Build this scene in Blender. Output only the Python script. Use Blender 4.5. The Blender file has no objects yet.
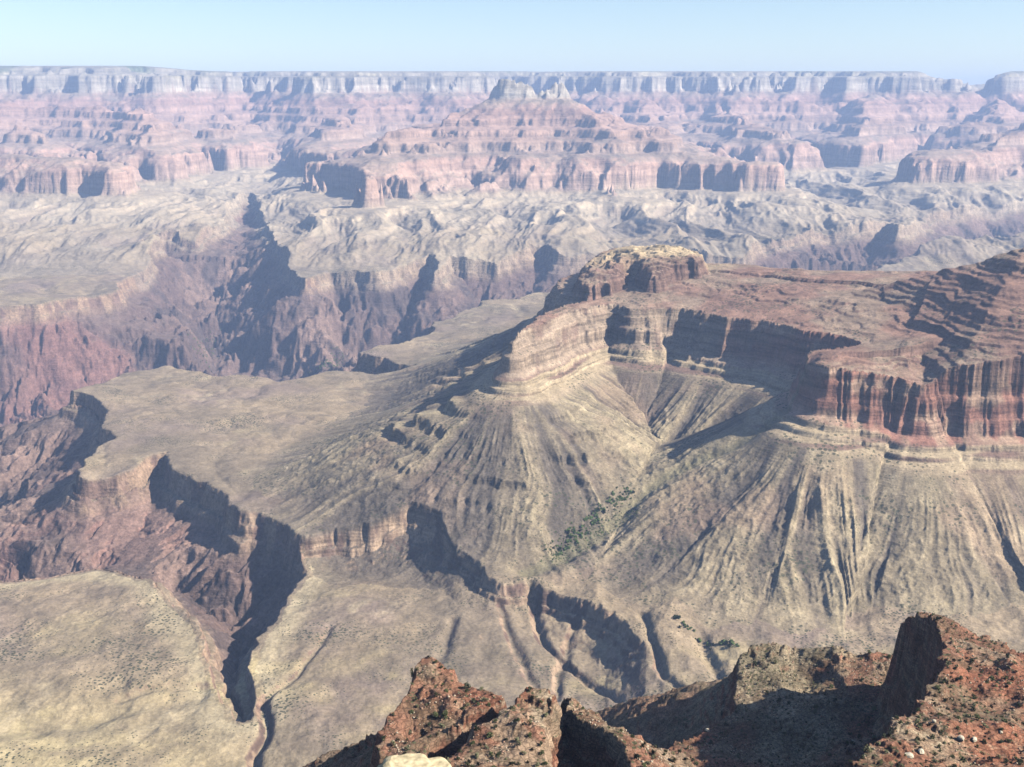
import bpy, math, random
import numpy as np
rnd = random.Random(7)
f4 = np.float32
SC = bpy.context.scene
COL = SC.collection

# ------------------------------------------------------------------ camera maths
FL = 1100.0; PITCH = math.radians(14.7); CX, CY = 512.0, 383.5
cp, sp = math.cos(PITCH), math.sin(PITCH)
def ray(u, v):
    a = (u - CX) / FL; b = -(v - CY) / FL
    return (a, cp + b * sp, -sp + b * cp)
def at_z(u, v, z):                 # where the sight line meets elevation z
    r = ray(u, v); t = z / r[2]
    return (r[0] * t, r[1] * t)
def at_y(u, v, y):                 # where it reaches distance y
    r = ray(u, v); t = y / r[1]
    return (r[0] * t, y, r[2] * t)

# ------------------------------------------------------------------ noise
_rs = np.random.RandomState(11)
TAB = _rs.rand(256, 256).astype(f4)
def vnoise(x, y, seed=0):
    x = x + seed * 37.17; y = y + seed * 91.73
    xf = np.floor(x); yf = np.floor(y)
    fx = (x - xf).astype(f4); fy = (y - yf).astype(f4)
    xi = xf.astype(np.int32) & 255; yi = yf.astype(np.int32) & 255
    x1 = (xi + 1) & 255; y1 = (yi + 1) & 255
    fx = fx * fx * (3 - 2 * fx); fy = fy * fy * (3 - 2 * fy)
    a = TAB[yi, xi]; b = TAB[yi, x1]; c = TAB[y1, xi]; d = TAB[y1, x1]
    a = a + (b - a) * fx; c = c + (d - c) * fx
    return (a + (c - a) * fy) * 2 - 1
def fbm(x, y, sc, o=4, seed=0, gain=.5):
    s = 0; A = 1; t = 0; cs, sn = .8, .6
    x = x / sc; y = y / sc
    for i in range(o):
        s = s + A * vnoise(x, y, seed + i * 3.3); t += A; A *= gain
        x, y = (x * cs - y * sn) * 2.03, (x * sn + y * cs) * 2.03
    return s / t
def ridged(x, y, sc, o=4, seed=0, gain=.5):
    s = 0; A = 1; t = 0; cs, sn = .8, .6
    x = x / sc; y = y / sc
    for i in range(o):
        s = s + A * (1 - np.abs(vnoise(x, y, seed + i * 3.3)) * 1.6); t += A; A *= gain
        x, y = (x * cs - y * sn) * 2.03, (x * sn + y * cs) * 2.03
    return s / t                     # about -0.2 .. 1 , crests at 1
def smooth(a, b, x):
    t = np.clip((x - a) / (b - a), 0, 1)
    return t * t * (3 - 2 * t)
def smax(a, b, k):
    h = np.clip(.5 + .5 * (a - b) / k, 0, 1)
    return b + (a - b) * h + k * h * (1 - h)

# ------------------------------------------------------------------ polylines
def chaikin(P, n=2, closed=True):
    P = np.array(P, float)
    for _ in range(n):
        Q = np.roll(P, -1, 0) if closed else P[1:]
        R = P if closed else P[:-1]
        A = .75 * R + .25 * Q; B = .25 * R + .75 * Q
        N = np.empty((2 * len(A), P.shape[1])); N[0::2] = A; N[1::2] = B
        P = N if closed else np.vstack([P[:1], N, P[-1:]])
    return P
def seg_dist(P, x, y, closed=True, R=1e9, zv=True):
    R = 1e9
    """distance to polyline, arc length of the nearest point, its z, and inside flag"""
    P = np.array(P, float)
    d2 = np.full(x.shape, R * R, f4); s = np.zeros_like(d2); z = np.zeros_like(d2)
    ins = np.zeros(x.shape, bool)
    n = len(P); acc = 0.0
    global NDIR
    dx_ = np.zeros_like(d2); dy_ = np.zeros_like(d2)
    for i in range(n if closed else n - 1):
        a = P[i]; b = P[(i + 1) % n]
        ex, ey = b[0] - a[0], b[1] - a[1]; L2 = ex * ex + ey * ey
        if L2 < 1e-6: continue
        L = math.sqrt(L2)
        px = x - f4(a[0]); py = y - f4(a[1])
        t = np.clip((px * f4(ex) + py * f4(ey)) / f4(L2), 0, 1)
        qx = px - t * f4(ex); qy = py - t * f4(ey)
        q = qx * qx + qy * qy
        m = q < d2
        d2 = np.where(m, q, d2); s = np.where(m, f4(acc) + t * f4(L), s)
        if zv == 'dir': dx_ = np.where(m, qx, dx_); dy_ = np.where(m, qy, dy_)
        if P.shape[1] > 2: z = np.where(m, f4(a[2]) + t * f4(b[2] - a[2]), z)
        if closed and a[1] != b[1]:
            c = ((a[1] > y) != (b[1] > y)) & (x < f4(ex) * (y - f4(a[1])) / f4(ey) + f4(a[0]))
            ins ^= c
        acc += L
    if zv == 'dir': NDIR = np.arctan2(dy_, dx_)
    return np.sqrt(d2), s, z, ins

# ------------------------------------------------------------------ the big forms
T0 = -1000.0
def Z(pts, z=T0): return [at_z(u, v, z) for u, v in pts]

A_EDGE = [(88,476),(112,474),(133,466),(150,456),(173,451),(166,466),(185,477),(206,483),(219,493),(233,509),(245,516),(262,516),(290,522)]
GORGE = Z([(720,289),(640,286),(553,289),(480,300),(440,318),(428,332),(400,341),(374,345),(362,352),(385,356),(416,369),(385,372),(350,370),(320,371),(276,380),
  (246,372),(213,373),(186,366),(160,362),(133,370),(76,390),(96,394),(113,405),(103,424),(117,436),(93,448),(84,460),(80,474)] + A_EDGE +
 [(299,532),(312,548),(300,558),(285,590),(272,615),(259,650),(264,690),(258,706),(240,712),(222,706),(213,690),(205,665),(200,640),(190,612),(165,585),
  (145,562),(120,556),(92,550),(60,553),(0,560),(-150,575),(-500,600),(-900,560),(-900,330),(-400,312),(0,303),(40,300),(110,287),(150,262),(160,256),(130,252),(170,248),
  (196,250),(222,238),(230,224),(238,214),(246,207),(254,206),(260,214),(262,226),(270,240),(284,262),(300,277),(330,270),(380,272),(428,264),(440,272),(450,265),(500,267),(530,258),(545,258),(560,264),(620,262),
  (650,254),(690,262),(740,264),(760,254),(800,246),(850,242),(886,236),(900,246),(930,226),(1024,216),(1300,205),(1500,225),(1200,236),(960,252),(920,259),(840,277),(760,284)])
LOWP = [at_z(u, v, -1005 if (u < 290 or v > 700) else (-985 if u < 360 else -972)) for u, v in ([(-700,530),(60,530),(140,520),(220,515),(262,516),(290,522),(299,529),(332,524),(370,520),(406,514),(440,521),(447,533),(458,543),(482,557),(490,565),(503,571),(513,570),
  (530,570),(572,583),(612,599),(621,604),(640,625),(700,652),(760,690),(850,800),(900,1400),(-700,1400)])]
def B3(u, v, z=-612):
    x, y = at_z(u, v, z); return (x, y, z)
BUTTE = [B3(1300,392),(1500,2380,-612),B3(1040,384)] 
BUTTE = [(2600,2450,-640),B3(1200,392,-655),B3(1060,384,-650),B3(1024,383,-650),B3(980,385,-650),B3(940,379,-645),B3(926,387,-650),B3(905,378,-640),B3(870,371,-628),B3(818,362),B3(806,352),B3(850,347),B3(868,341),B3(840,334),B3(807,330),
  B3(775,322),B3(735,316),B3(705,313),B3(690,308),B3(668,306),B3(640,309),B3(620,302),B3(600,304),B3(572,309),B3(552,316),B3(530,327),B3(514,337),B3(516,330),B3(545,313),B3(575,303),B3(590,298),
  B3(566,296),B3(553,292),B3(558,284),B3(572,275),B3(600,270),(350,4150,-612),(800,4050,-612),(1100,3800,-600),(1500,3750,-590),(2700,3700,-590)]
BCREST = [at_y(632,262,3850),at_y(660,262,3750),at_y(695,270,3560),at_y(760,290,3300),at_y(817,299,3200),at_y(883,284,3180),at_y(937,270,3120),at_y(983,259,3050),
  at_y(1030,243,2980),at_y(1100,222,2950),at_y(1300,190,2950),at_y(1500,170,2950)]
# ridges of the far side: (u, v, y)
RIDGES = [
 [(505,82,11000),(530,98,10950),(558,86,10900),(580,112,10600),(600,124,10300),(650,150,9900),(690,156,9700),(730,160,9300)],
 [(505,82,11000),(470,105,10900),(430,118,10300),(385,145,9500),(352,182,8200)],
 [(530,98,10950),(500,135,10000),(520,150,9500)],
 [(558,86,10900),(590,140,9700),(598,166,9100),(600,178,8700)],
 [(-60,140,9800),(0,152,9500),(50,160,9200),(115,163,8900)],
 [(-200,90,13800),(60,105,13000),(130,110,12400),(150,125,11500),(160,150,10300)],
 [(20,130,11500),(60,150,10500)],
 [(235,118,13500),(215,130,12600),(235,145,11800)],
 [(330,110,13500),(345,130,12200),(330,150,11000)],
 [(1150,100,12500),(1024,122,11500),(975,140,10900),(930,150,10300)],
 [(880,92,15500),(862,118,13500),(850,135,12500)],
 [(720,98,15500),(735,118,13500),(765,130,12300)],
 [(640,98,15000),(650,120,13500)],
 [(1000,100,15000),(985,120,13500)],
]
RIM = [(-900,15000),(-300,15500),(0,15200),(60,15600),(110,15300),(180,16000),(196,17800),(260,18000),(290,16600),(335,16200),(345,15600),(440,15800),(462,17600),(520,18000),(600,17400),
  (640,16300),(690,17300),(715,16200),(760,17600),(800,16300),(830,17500),(870,16300),(905,16600),(934,17200),(950,21500),(975,21800),(992,17600),(1024,16300),(1100,17000),(1400,15500),(2200,15000)]
def rimpt(u, y): r = ray(u, 95); return (r[0] * y / r[1], y)
RIMP = [rimpt(u, y) for u, y in RIM] + [(30000, 60000), (-30000, 60000)]

TF = np.array([-1900,-1400,-1100,-940,-800,-760,-735,-715,-690,-560,-540,-520,-470,-455,-440,-390,-375,-360,-310,-190,-178,-160,-95,-85,-60,-50,0,60], float)
TZ = np.array([-1010,-955,-900,-865,-812,-810,-800,-640,-620,-560,-500,-495,-470,-425,-420,-395,-350,-345,-300,-200,-150,-60,-48,-20,-12,12-20,0,6], float)
def strat_to_z(s, y): return -1000 + (s + 1000) * (1 + .36 * np.minimum(y, 18000) / 18000)
def z_to_strat(z, y): return -1000 + (z + 1000) / (1 + .36 * np.minimum(y, 18000) / 18000)

LINES = [([(530,600),(545,640),(570,662),(600,682),(618,702)], 15, 9), ([(640,632),(652,662),(664,695),(690,712)], 13, 9),
 ([(262,708),(267,735),(254,767),(250,820)], 14, 10), ([(575,625),(560,660),(556,700)], 9, 9), ([(500,610),(520,655),(540,700)], 9, 10),
 ([(700,655),(716,690),(726,730)], 16, 14), ([(120,700),(170,690),(215,690)], 8, 12), ([(-20,740),(60,725),(130,712),(200,700)], 8, 30),
 ([(330,630),(300,680),(262,708)], 7, 9), ([(450,620),(430,690)], 7, 12)]

def far_field(x, y):
    wx = fbm(x, y, 1500, 4, 3) * 380; wy = fbm(x, y, 1500, 4, 8) * 380
    wx += fbm(x, y, 330, 4, 31) * 190; wy += fbm(x, y, 330, 4, 38) * 190
    X = x + wx; Y = y + wy
    F = np.full(x.shape, -1200, f4)
    for R in RIDGES:
        P = []
        for u, v, yy in R:
            px, py, pz = at_y(u, v, yy); s = z_to_strat(pz, yy)
            P.append((px, py, float(np.interp(s, TZ, TF))))
        d, s, zz, _ = seg_dist(P, X, Y, False, 6000)
        k = .35 if R[0][0] in (505, 530, 558) else .42
        F = np.maximum(F, zz - k * d)
    # crests keep their place, flanks get spurs
    d, s, _, ins = seg_dist(RIMP, x + wx * 1.5 + fbm(x, y, 620, 4, 35) * 420, y + wy * 1.2 + fbm(x, y, 620, 4, 36) * 420, True, 20000)
    Fr = np.where(ins, np.minimum(d * .02, 8), -d * .3)
    F = np.maximum(F, Fr)
    r1 = ridged(x, y, 800, 6, 5, .55) - .5
    amp = np.interp(F, [-1300, -1000, -850, -700, -600, -250, -130, 0], [190, 190, 180, 180, 160, 120, 40, 0]).astype(f4)
    amp = np.maximum(amp, np.where((F < -8) & (F == Fr), 170, 0))
    F = np.minimum(F + r1 * amp, 8)
    return F

def gorge_depth(x, y):
    wx = fbm(x, y, 160, 4, 14); wy = fbm(x, y, 160, 4, 17)
    a = np.interp(y, [1500, 2600, 6000], [9, 24, 60]).astype(f4)
    jx = fbm(x, y, 30, 3, 18, .6) * 9; jy = fbm(x, y, 30, 3, 19, .6) * 9
    d, s, _, ins = seg_dist(GORGE, x + wx * a + jx, y + wy * a + jy, True, 3000)
    d = d * np.where(y > 7200, .62, 1); sw = s + fbm(x, y, 300, 3, 20) * 120
    r = ridged(sw, d * .35, 300, 3, 21) * .5 + ridged(x, y, 480, 5, 22) * .5
    d0 = d
    d = d * np.clip(.55 + .95 * (r - .1), .35, 1.7)
    st = np.where(y < 3900, np.interp(x + (y - 2700) * .35, [-1000, -700], [.6, 1.3]), 1).astype(f4)
    dd = d * np.where(d > 20, st, 1)
    dep = np.interp(dd, [0, 4, 16, 30, 38, 60, 350, 560, 1100], [0, 4, 58, 64, 92, 106, 400, 455, 480]).astype(f4)
    big = ridged(x + fbm(x, y, 200, 3, 23) * 120, y * .8, 620, 6, 24, .55) - .45
    sm = ridged(sw, d0 * .3, 80, 5, 25, .62) - .45
    dep = dep - big * np.interp(d0, [60, 250, 600], [0, 110, 250]) - sm * np.interp(d0, [30, 110, 400], [0, 62, 66]) * np.where(y > 3900, 1.35, 1) - (ridged(x, y, 190, 5, 27, .6) - .45) * np.interp(d0, [60, 200, 500], [0, 40, 95]) * smooth(3600, 4300, y)
    dep = np.maximum(dep, np.interp(d0, [0, 60, 130, 400], [0, 90, 120, 190]) * np.where(d > 4, 1, 0) * smooth(4, 16, d))
    dep = np.minimum(dep, 492 + sm * 12)
    return np.where(ins, dep, 0), ins, d0

def main_height(x, y):
    """returns z, and masks used for the colours"""
    r = np.hypot(x, y)
    z = T0 + fbm(x, y, 900, 4, 1) * 26 + fbm(x, y, 160, 4, 2) * 5
    z += -13 * smooth(.2, .95, ridged(x + y * .3, y, 270, 5, 55)) * smooth(2300, 2700, y)
    # near benches, gullied
    nb = smooth(2650, 2350, y)
    hum = ridged(x * 1.5, y, 210, 4, 60)
    nbx = smooth(-60, 160, x + fbm(x, y, 300, 2, 61) * 60)
    z -= nb * (1 - nbx) * smooth(.45, 1, 1 - hum) * 5
    z -= (14 + 85 * smooth(6000, 7600, y)) * smooth(.0, 1.0, ridged(x * .8 + y * .25, y, 560, 6, 57, .56)) * smooth(4600, 5400, y)
    z += nb * nbx * (hum - .55) * 15 + nb * fbm(x, y, 34, 4, 63, .6) * 3.5
    z -= nb * 8
    gd, gin, gdist = gorge_depth(x, y)
    a = fbm(x, y, 60, 4, 71) * 14; b = fbm(x, y, 60, 4, 74) * 14
    m = (y < 3600)
    ld = np.zeros_like(x); 
    d, s, _, ins = seg_dist(LOWP, (x + a + fbm(x, y, 17, 3, 77, .6) * 7)[m], (y + b + fbm(x, y, 17, 3, 78, .6) * 7)[m], True, 3000)
    prof = np.interp(d, [0, 4, 14, 22, 26, 75, 120, 330, 700], [0, 6, 30, 33, 44, 58, 54, 34, 30])
    tap = np.interp(x[m] / y[m], [-1, .095, .112, .135, .16], [1, 1, .8, .25, .0])
    ld[m] = np.where(ins, prof * tap * (1 + (np.interp(x[m] / y[m], [-.2, -.16, -.10, -.05, -.01, .03], [1, 1.35, 1.25, .78, .8, 1.1]) - 1) * smooth(230, 40, d)), 0)
    for L, D, W in LINES:
        mm = (y < 2700) & (y > 1100)
        P = chaikin(Z(L, -1045), 2, False)
        dd, _, _, _ = seg_dist(P, (x + a * .6)[mm], (y + b * .6)[mm], False, 200)
        z[mm] -= (D * np.exp(-(dd / W) ** 2)).astype(f4)
    # ---- butte
    m = (y > 1500) & (y < 5600) & (x > -1200)
    bx = x[m]; by = y[m]
    P = chaikin(BUTTE, 2)
    w1 = fbm(bx, by, 110, 4, 41); w2 = fbm(bx, by, 110, 4, 44)
    d, s, zr, ins = seg_dist(P, bx + w1 * 20, by + w2 * 20, True)
    d_, s_, zr_, ins_ = seg_dist(chaikin(BUTTE, 2), bx, by, True, 0, 'dir')
    fan = np.mod(NDIR - math.radians(45), 2 * math.pi) * 120
    wgt = smooth(40, 170, d_); ins_w = ins; d = np.where(ins, d, d * (1 - wgt) + d_ * wgt)
    d = np.where(ins, -d, d)
    flute = (ridged(s + fbm(bx, by, 90, 2, 50) * 40, s * .1, 70, 3, 47) - .5) * 1.1 + (ridged(s, d * .15, 17, 3, 48) - .5) * .55
    big = fbm(s, s * 0, 240, 2, 49)
    dc = d - flute * 16 * smooth(160, 20, np.abs(d)) - big * 36 * smooth(300, 40, np.abs(d))
    prof = np.interp(dc, [0, 2, 7, 13, 22, 28, 38, 66, 69, 74, 92, 95, 99, 124], [0, 2, 34, 39, 88, 95, 132, 143, 145, 160, 164, 166, 178, 186])
    out = np.maximum(dc - 124, 0)
    gw = s_ - fan + fbm(bx, by, 240, 2, 81) * 22
    g1 = ridged(gw, d * .035, 31, 4, 83, .66) - .5
    g2 = ridged(gw, d * .1, 190, 2, 88) - .5
    steep = np.interp(bx, [200, 600, 1100], [.56, .60, .68])
    sl = np.interp(out, [0, 200], [0, 200]) * steep + np.interp(out, [200, 430, 620, 1600], [0, 98, 148, 420])
    gl = (g1 * 19 * (1 + .9 * fbm(bx, by, 90, 3, 86)) + g2 * 46 + (ridged(bx, by, 26, 4, 84, .6) - .5) * 6) * smooth(4, 160, out) * smooth(700, 330, out) * smooth(.55, .1, np.sin(NDIR))
    # low broken ledges on the western spur
    pw = np.interp(dc, [0, 2, 6, 10, 20, 24, 44, 48, 66, 76, 79, 98, 101, 105, 124], [0, 2, 22, 27, 33, 58, 70, 116, 134, 142, 158, 163, 178, 180, 186])
    ww = smooth(560, 380, bx); prof = prof * (1 - ww) + pw * ww
    prof = prof * np.interp(bx, [350, 750], [.8, .88])
    zb = zr - prof - sl + gl
    lw = smooth(330, 80, bx) * smooth(0, 40, out)
    st = 34.0; q = zb / st; fq = q - np.floor(q)
    zb = zb + lw * (st * (np.floor(q) + smooth(.5, .8, fq)) - zb) * np.clip(.35 + fbm(bx, by, 130, 3, 91) * 1.3, 0, 1) * smooth(330, 200, out)
    # top
    cw = fbm(bx, by, 260, 4, 93) * 60
    cd, cs_, cz, _ = seg_dist(BCREST, bx + cw * .5, by + cw * .5, False, 2500)
    F = np.maximum(zr - 4 + .20 * np.minimum(np.maximum(-dc, 0), 260), cz - .36 * np.maximum(cd - 8, 0) + 2) + ridged(bx, by, 130, 4, 95) * 10 * smooth(20, 120, -dc) * smooth(0, 80, cd) - 5 * smooth(20, 120, -dc)
    # second tier: the pale block at the west end
    td, ts, _, tin = seg_dist(chaikin([B3(572,290,-585),B3(598,291,-585),B3(617,289,-585),B3(633,276,-585),B3(640,290,-585),B3(660,290,-585),B3(676,284,-585),B3(715,284,-585),(640,3900,-585),(480,4150,-585),(300,4150,-585)], 2)[:, :2], bx + w1 * 14, by + w2 * 14, True, 700)
    td = np.where(tin, td, -td) + (ridged(ts, ts * .1, 34, 4, 46) - .5) * 26
    F = F + np.interp(td, [-5, 3, 8, 13, 20, 60, 200], [0, 28, 31, 46, 49, 54, 56]) + (ridged(bx, by, 55, 4, 52, .6) - .5) * 22 * smooth(-2, 12, td) * smooth(260, 120, td)
    jig = fbm(bx, by, 60, 5, 96, .6) * 11
    for st, am, off in ((47.0, .34, 0), (12.0, .6, 5)):
        q = (F + jig + off) / st; fq = q - np.floor(q)
        F = F + (st * (np.floor(q) + .2 * fq + .8 * smooth(.6, .85, fq)) - off - jig - F) * am * np.clip(.75 + 1.1 * fbm(bx, by, 120, 3, 98 + st), 0, 1)
    zb = np.where(dc < 0, np.maximum(F, zr - 6), zb)
    bmask = np.zeros_like(x); outm = np.full(x.shape, 9999, f4); gm = np.zeros_like(x)
    zz = z[m]; znew = smax(zb.astype(f4), zz, 16.0)
    isb = (zb > zz - 4) & (gd[m] < 3)
    # the wash between the two lobes of the slope
    dd, _, _, _ = seg_dist(chaikin([at_z(790,468,-900),at_z(740,490,-930),at_z(690,500,-960),at_z(650,512,-975),at_z(600,540,-985),at_z(560,560,-995),at_z(528,572,-1005)], 2, False), bx + w1 * 14, by + w2 * 14, False, 300)
    znew = znew - 22 * np.exp(-(dd / 34) ** 2)
    z[m] = znew
    bmask[m] = isb; outm[m] = dc; gm[m] = g1 + g2 * .8
    washd = np.full(x.shape, 999, f4); washd[m] = dd
    z = z - np.maximum(gd, ld.astype(f4))
    # ---- far side
    far = np.zeros_like(x); rd = np.zeros_like(x)
    m = y > 6300
    F = far_field(x[m], y[m])
    s = np.interp(F, TF, TZ).astype(f4)
    brk = smooth(-.05, .4, fbm(x[m], y[m], 1100, 4, 161)) * .8 * smooth(-600, -680, F)
    s = s + (np.interp(F, [-1900, -800, -600, -330], [-1010, -835, -620, -330]) - s) * brk
    zf = strat_to_z(s, y[m])
    g = gorge_depth_cache = gd[m]
    plat = z[m] + g
    zf = smax(zf.astype(f4), plat, 30.0) - g
    # the low gap in the far rim
    az = np.degrees(np.arctan2(x[m], y[m]))
    a0 = math.degrees(math.atan2(ray(962, 82)[0], ray(962, 82)[1]))
    zf = zf - 190 * smooth(2.1, 1.0, np.abs(az - a0)) * smooth(15500, 17500, y[m]) * smooth(0, 150, zf)
    zf = zf + 72 * smooth(-14.2, -18.5, az) * smooth(14300, 15600, y[m]) * smooth(100, 300, zf)
    rdg = ridged(x[m] + fbm(x[m], y[m], 900, 3, 163) * 260, y[m] * .32, 400, 5, 165, .55) - .5
    zf = zf + rdg * 120 * smooth(-1900, -1250, F) * smooth(-790, -900, F) * smooth(140, 10, g)
    rd[m] = rdg * smooth(-2300, -1500, F) * smooth(-790, -900, F)
    bw = smooth(6300, 7000, y[m]); zf = zf * bw + z[m] * (1 - bw)
    z[m] = zf; far[m] = smooth(-1400, -1000, F)
    # ---- slope that climbs out of the picture towards this rim
    near = np.interp(y, [0, 300, 600, 1400, 1900], [-240, -330, -490, -1090, -1900]) + fbm(x, y, 120, 4, 97) * 22
    z = smax(z, near.astype(f4), 20.0)
    return z.astype(f4), dict(bm=bmask, out=outm, g=gm, gd=gd, rd=rd, gin=gin, gdist=gdist, far=far, wash=washd, nbx=nbx, low=ld)

# ------------------------------------------------------------------ grid
def rows(spec):
    r = spec[0][0]; o = [r]
    for r0, r1, k in spec:
        while r < r1:
            r *= 1 + k; o.append(r)
    return np.array(o)
Q = QUAL = 1.0
az_mid = np.linspace(-29.5, 29.5, int(1150 * Q))
az = np.concatenate([np.linspace(-38, -29.6, 60), az_mid, np.linspace(29.6, 52, 130)])
rr = rows([(850, 1900, .0026 / Q), (1900, 4000, .00115 / Q), (4000, 9000, .0017 / Q), (9000, 17500, .0021 / Q), (17500, 30000, .012 / Q)])
A, R = np.meshgrid(np.radians(az), rr)
X = (np.sin(A) * R).astype(f4); Y = (np.cos(A) * R).astype(f4)
Zm, M = main_height(X, Y)
NR, NC = X.shape
print('grid', NR, NC, NR * NC)

def grid_normal(X, Y, Zz):
    P = np.stack([X, Y, Zz], -1).astype(f4)
    du = np.empty_like(P); dv = np.empty_like(P)
    du[:, 1:-1] = P[:, 2:] - P[:, :-2]; du[:, 0] = P[:, 1] - P[:, 0]; du[:, -1] = P[:, -1] - P[:, -2]
    dv[1:-1] = P[2:] - P[:-2]; dv[0] = P[1] - P[0]; dv[-1] = P[-1] - P[-2]
    n = np.cross(du, dv); n /= np.linalg.norm(n, axis=-1, keepdims=True) + 1e-9
    return n
N = grid_normal(X, Y, Zm)

# ------------------------------------------------------------------ rock colours by layer, gullies darker and ribs paler
def C(*c): return np.array(c, f4)
def mix(a, b, t): return a + (b - a) * np.clip(t, 0, 1)[..., None]
def lerpc(v, xs, cs):
    cs = np.array(cs, f4)
    return np.stack([np.interp(v, xs, cs[:, i]) for i in range(3)], -1).astype(f4)
def main_colour():
    x, y, z = X, Y, Zm
    nz = N[..., 2]
    flat = smooth(.72, .93, nz)
    s = z_to_strat(z, y)
    n1 = fbm(x, y, 500, 4, 101); n2 = fbm(x, y, 90, 4, 105); n3 = fbm(x, y, 30, 3, 109)
    tan = C(.34, .265, .185); grey = C(.235, .19, .145); yel = C(.42, .34, .21); mauve = C(.27, .205, .18)
    col = np.broadcast_to(tan, X.shape + (3,)).copy()
    col = mix(col, grey, smooth(-.1, .4, n1) * .8)
    col = mix(col, mauve, smooth(0, .5, fbm(x, y, 260, 3, 113)) * .7)
    col = mix(col, yel, smooth(.12, .5, fbm(x, y, 210, 4, 117)) * (.35 + .65 * smooth(2400, 1700, y)))
    # near-left bench pales towards the corner
    pl = smooth(-250, -700, x - (y - 1500) * -.25) * smooth(1900, 1550, y)
    col = mix(col, C(.56, .46, .27), pl * .85)
    col = mix(col, C(.21, .165, .135), smooth(.15, .5, fbm(x * .7, y, 150, 5, 159, .6)) * .5)
    col = mix(col, C(.48, .40, .22), smooth(.1, .45, fbm(x, y * .8, 120, 4, 160)) * smooth(2000, 1750, y) * .6)
    dr = ridged(x + n2 * 30, y + n2 * 20, 260, 4, 151, .55)
    col = mix(col, C(.19, .155, .12), smooth(.62, .86, dr) * .5)
    col = mix(col, C(.46, .38, .26), smooth(.70, .92, ridged(x + 40 + n2 * 30, y * .8 + n2 * 20, 230, 4, 153)) * .6)
    col = mix(col, C(.48, .40, .27), smooth(70, 12, M['gdist'] + 30 * n2) * (M['gd'] < 1) * smooth(2600, 2300, y) * .75)
    col *= (1 + .16 * n2 + .14 * n3)[..., None]
    # inner gorge schist
    deep = smooth(45, 110, M['gd'])
    gcol = mix(np.broadcast_to(C(.20, .135, .12), col.shape), C(.33, .225, .19), smooth(.0, .5, fbm(x, y, 300, 4, 121)))
    gcol = mix(gcol, C(.11, .085, .085), smooth(.0, .4, fbm(x, y, 120, 4, 125)) * .8)
    gcol = mix(gcol, C(.40, .20, .17), smooth(.2, .5, fbm(x, y, 600, 3, 128)) * smooth(-300, -1300, x) * .55)
    gcol = mix(gcol, C(.30, .22, .185), smooth(.7, .9, nz) * .4) * .78
    col = mix(col, gcol, deep)
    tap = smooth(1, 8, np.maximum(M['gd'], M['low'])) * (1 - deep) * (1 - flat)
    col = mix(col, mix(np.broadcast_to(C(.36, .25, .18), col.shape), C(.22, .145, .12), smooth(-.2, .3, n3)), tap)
    # butte
    out = M['out']; b = M['bm']
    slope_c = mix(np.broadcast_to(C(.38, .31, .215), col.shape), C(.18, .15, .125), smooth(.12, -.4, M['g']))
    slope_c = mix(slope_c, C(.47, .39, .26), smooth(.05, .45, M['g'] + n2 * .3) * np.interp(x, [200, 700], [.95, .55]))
    slope_c = mix(slope_c, C(.40, .27, .20), smooth(.0, .5, fbm(x, y, 150, 4, 131)) * .4)
    slope_c *= .82 * (1 + .3 * n3 + .14 * n2)[..., None]
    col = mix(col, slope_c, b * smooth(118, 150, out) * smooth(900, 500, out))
    redw = smooth(560, 800, x + fbm(x, z * 2, 120, 3, 133) * 130)
    band = fbm(z * 0 + x * .02, z, 16, 3, 135)
    wall = mix(np.broadcast_to(C(.36, .275, .21), col.shape), C(.30, .155, .12), np.clip(redw + smooth(.2, .5, fbm(x, z * 2, 70, 3, 137)) * .5 * smooth(150, 500, x), 0, 1))
    wall = mix(wall, C(.40, .30, .22), smooth(.0, .4, fbm(x, z * 1.5, 46, 4, 139)) * .65)
    wall = mix(wall, C(.17, .10, .085), smooth(.15, .5, fbm(x, z * .5, 30, 4, 140)) * .6)
    wall *= (1 + .45 * band)[..., None]
    led = smooth(60, 74, out)
    wall = mix(wall, mix(np.broadcast_to(C(.44, .35, .24), col.shape), C(.24, .16, .13), smooth(-.1, .3, fbm(x * .05, z, 9, 2, 141))), led)
    col = mix(col, wall, b * (out > 0) * smooth(150, 118, out))
    top = mix(np.broadcast_to(C(.28, .17, .13), col.shape), C(.32, .25, .185), smooth(-.2, .3, fbm(x, y, 140, 4, 143)) * .7)
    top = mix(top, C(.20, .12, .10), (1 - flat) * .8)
    top = mix(top, C(.55, .43, .27), smooth(330, 130, np.hypot(x - 480, y - 3800) - 60 * n2) * .9)
    top *= (1 + .3 * n3 + .2 * fbm(z * 0 + x * .01, z, 9, 2, 145))[..., None]
    col = mix(col, top, b * (out <= 0))
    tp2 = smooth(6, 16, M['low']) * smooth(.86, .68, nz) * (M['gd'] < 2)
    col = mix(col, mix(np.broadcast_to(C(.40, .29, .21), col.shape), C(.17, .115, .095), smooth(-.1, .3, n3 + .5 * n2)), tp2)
    # far side, by layer
    sx = s + n1 * 12
    fc = lerpc(sx, [-1000, -900, -830, -800, -790, -600, -590, -560, -480, -400, -300, -290, -205, -195, -60, -50, -20, 0, 40],
      [(.37,.30,.235),(.39,.32,.245),(.42,.34,.25),(.40,.31,.23),(.38,.27,.22),(.42,.27,.215),(.34,.235,.19),(.38,.275,.22),(.39,.26,.20),(.38,.25,.20),(.40,.25,.195),(.42,.25,.2),(.40,.29,.23),(.47,.41,.34),(.42,.37,.31),(.34,.3,.2),(.5,.45,.35),(.16,.18,.11),(.12,.15,.09)])
    fc = mix(fc, C(.34, .30, .25), smooth(-.3, .12, fbm(x, y, 420, 4, 149, .6)) * smooth(-215, -190, s) * .9)
    bd = fbm(x * .002, s, 22, 3, 147)
    fc = fc * (1 + .5 * bd + .3 * fbm(x * .001, s, 9, 2, 167))[..., None]
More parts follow.
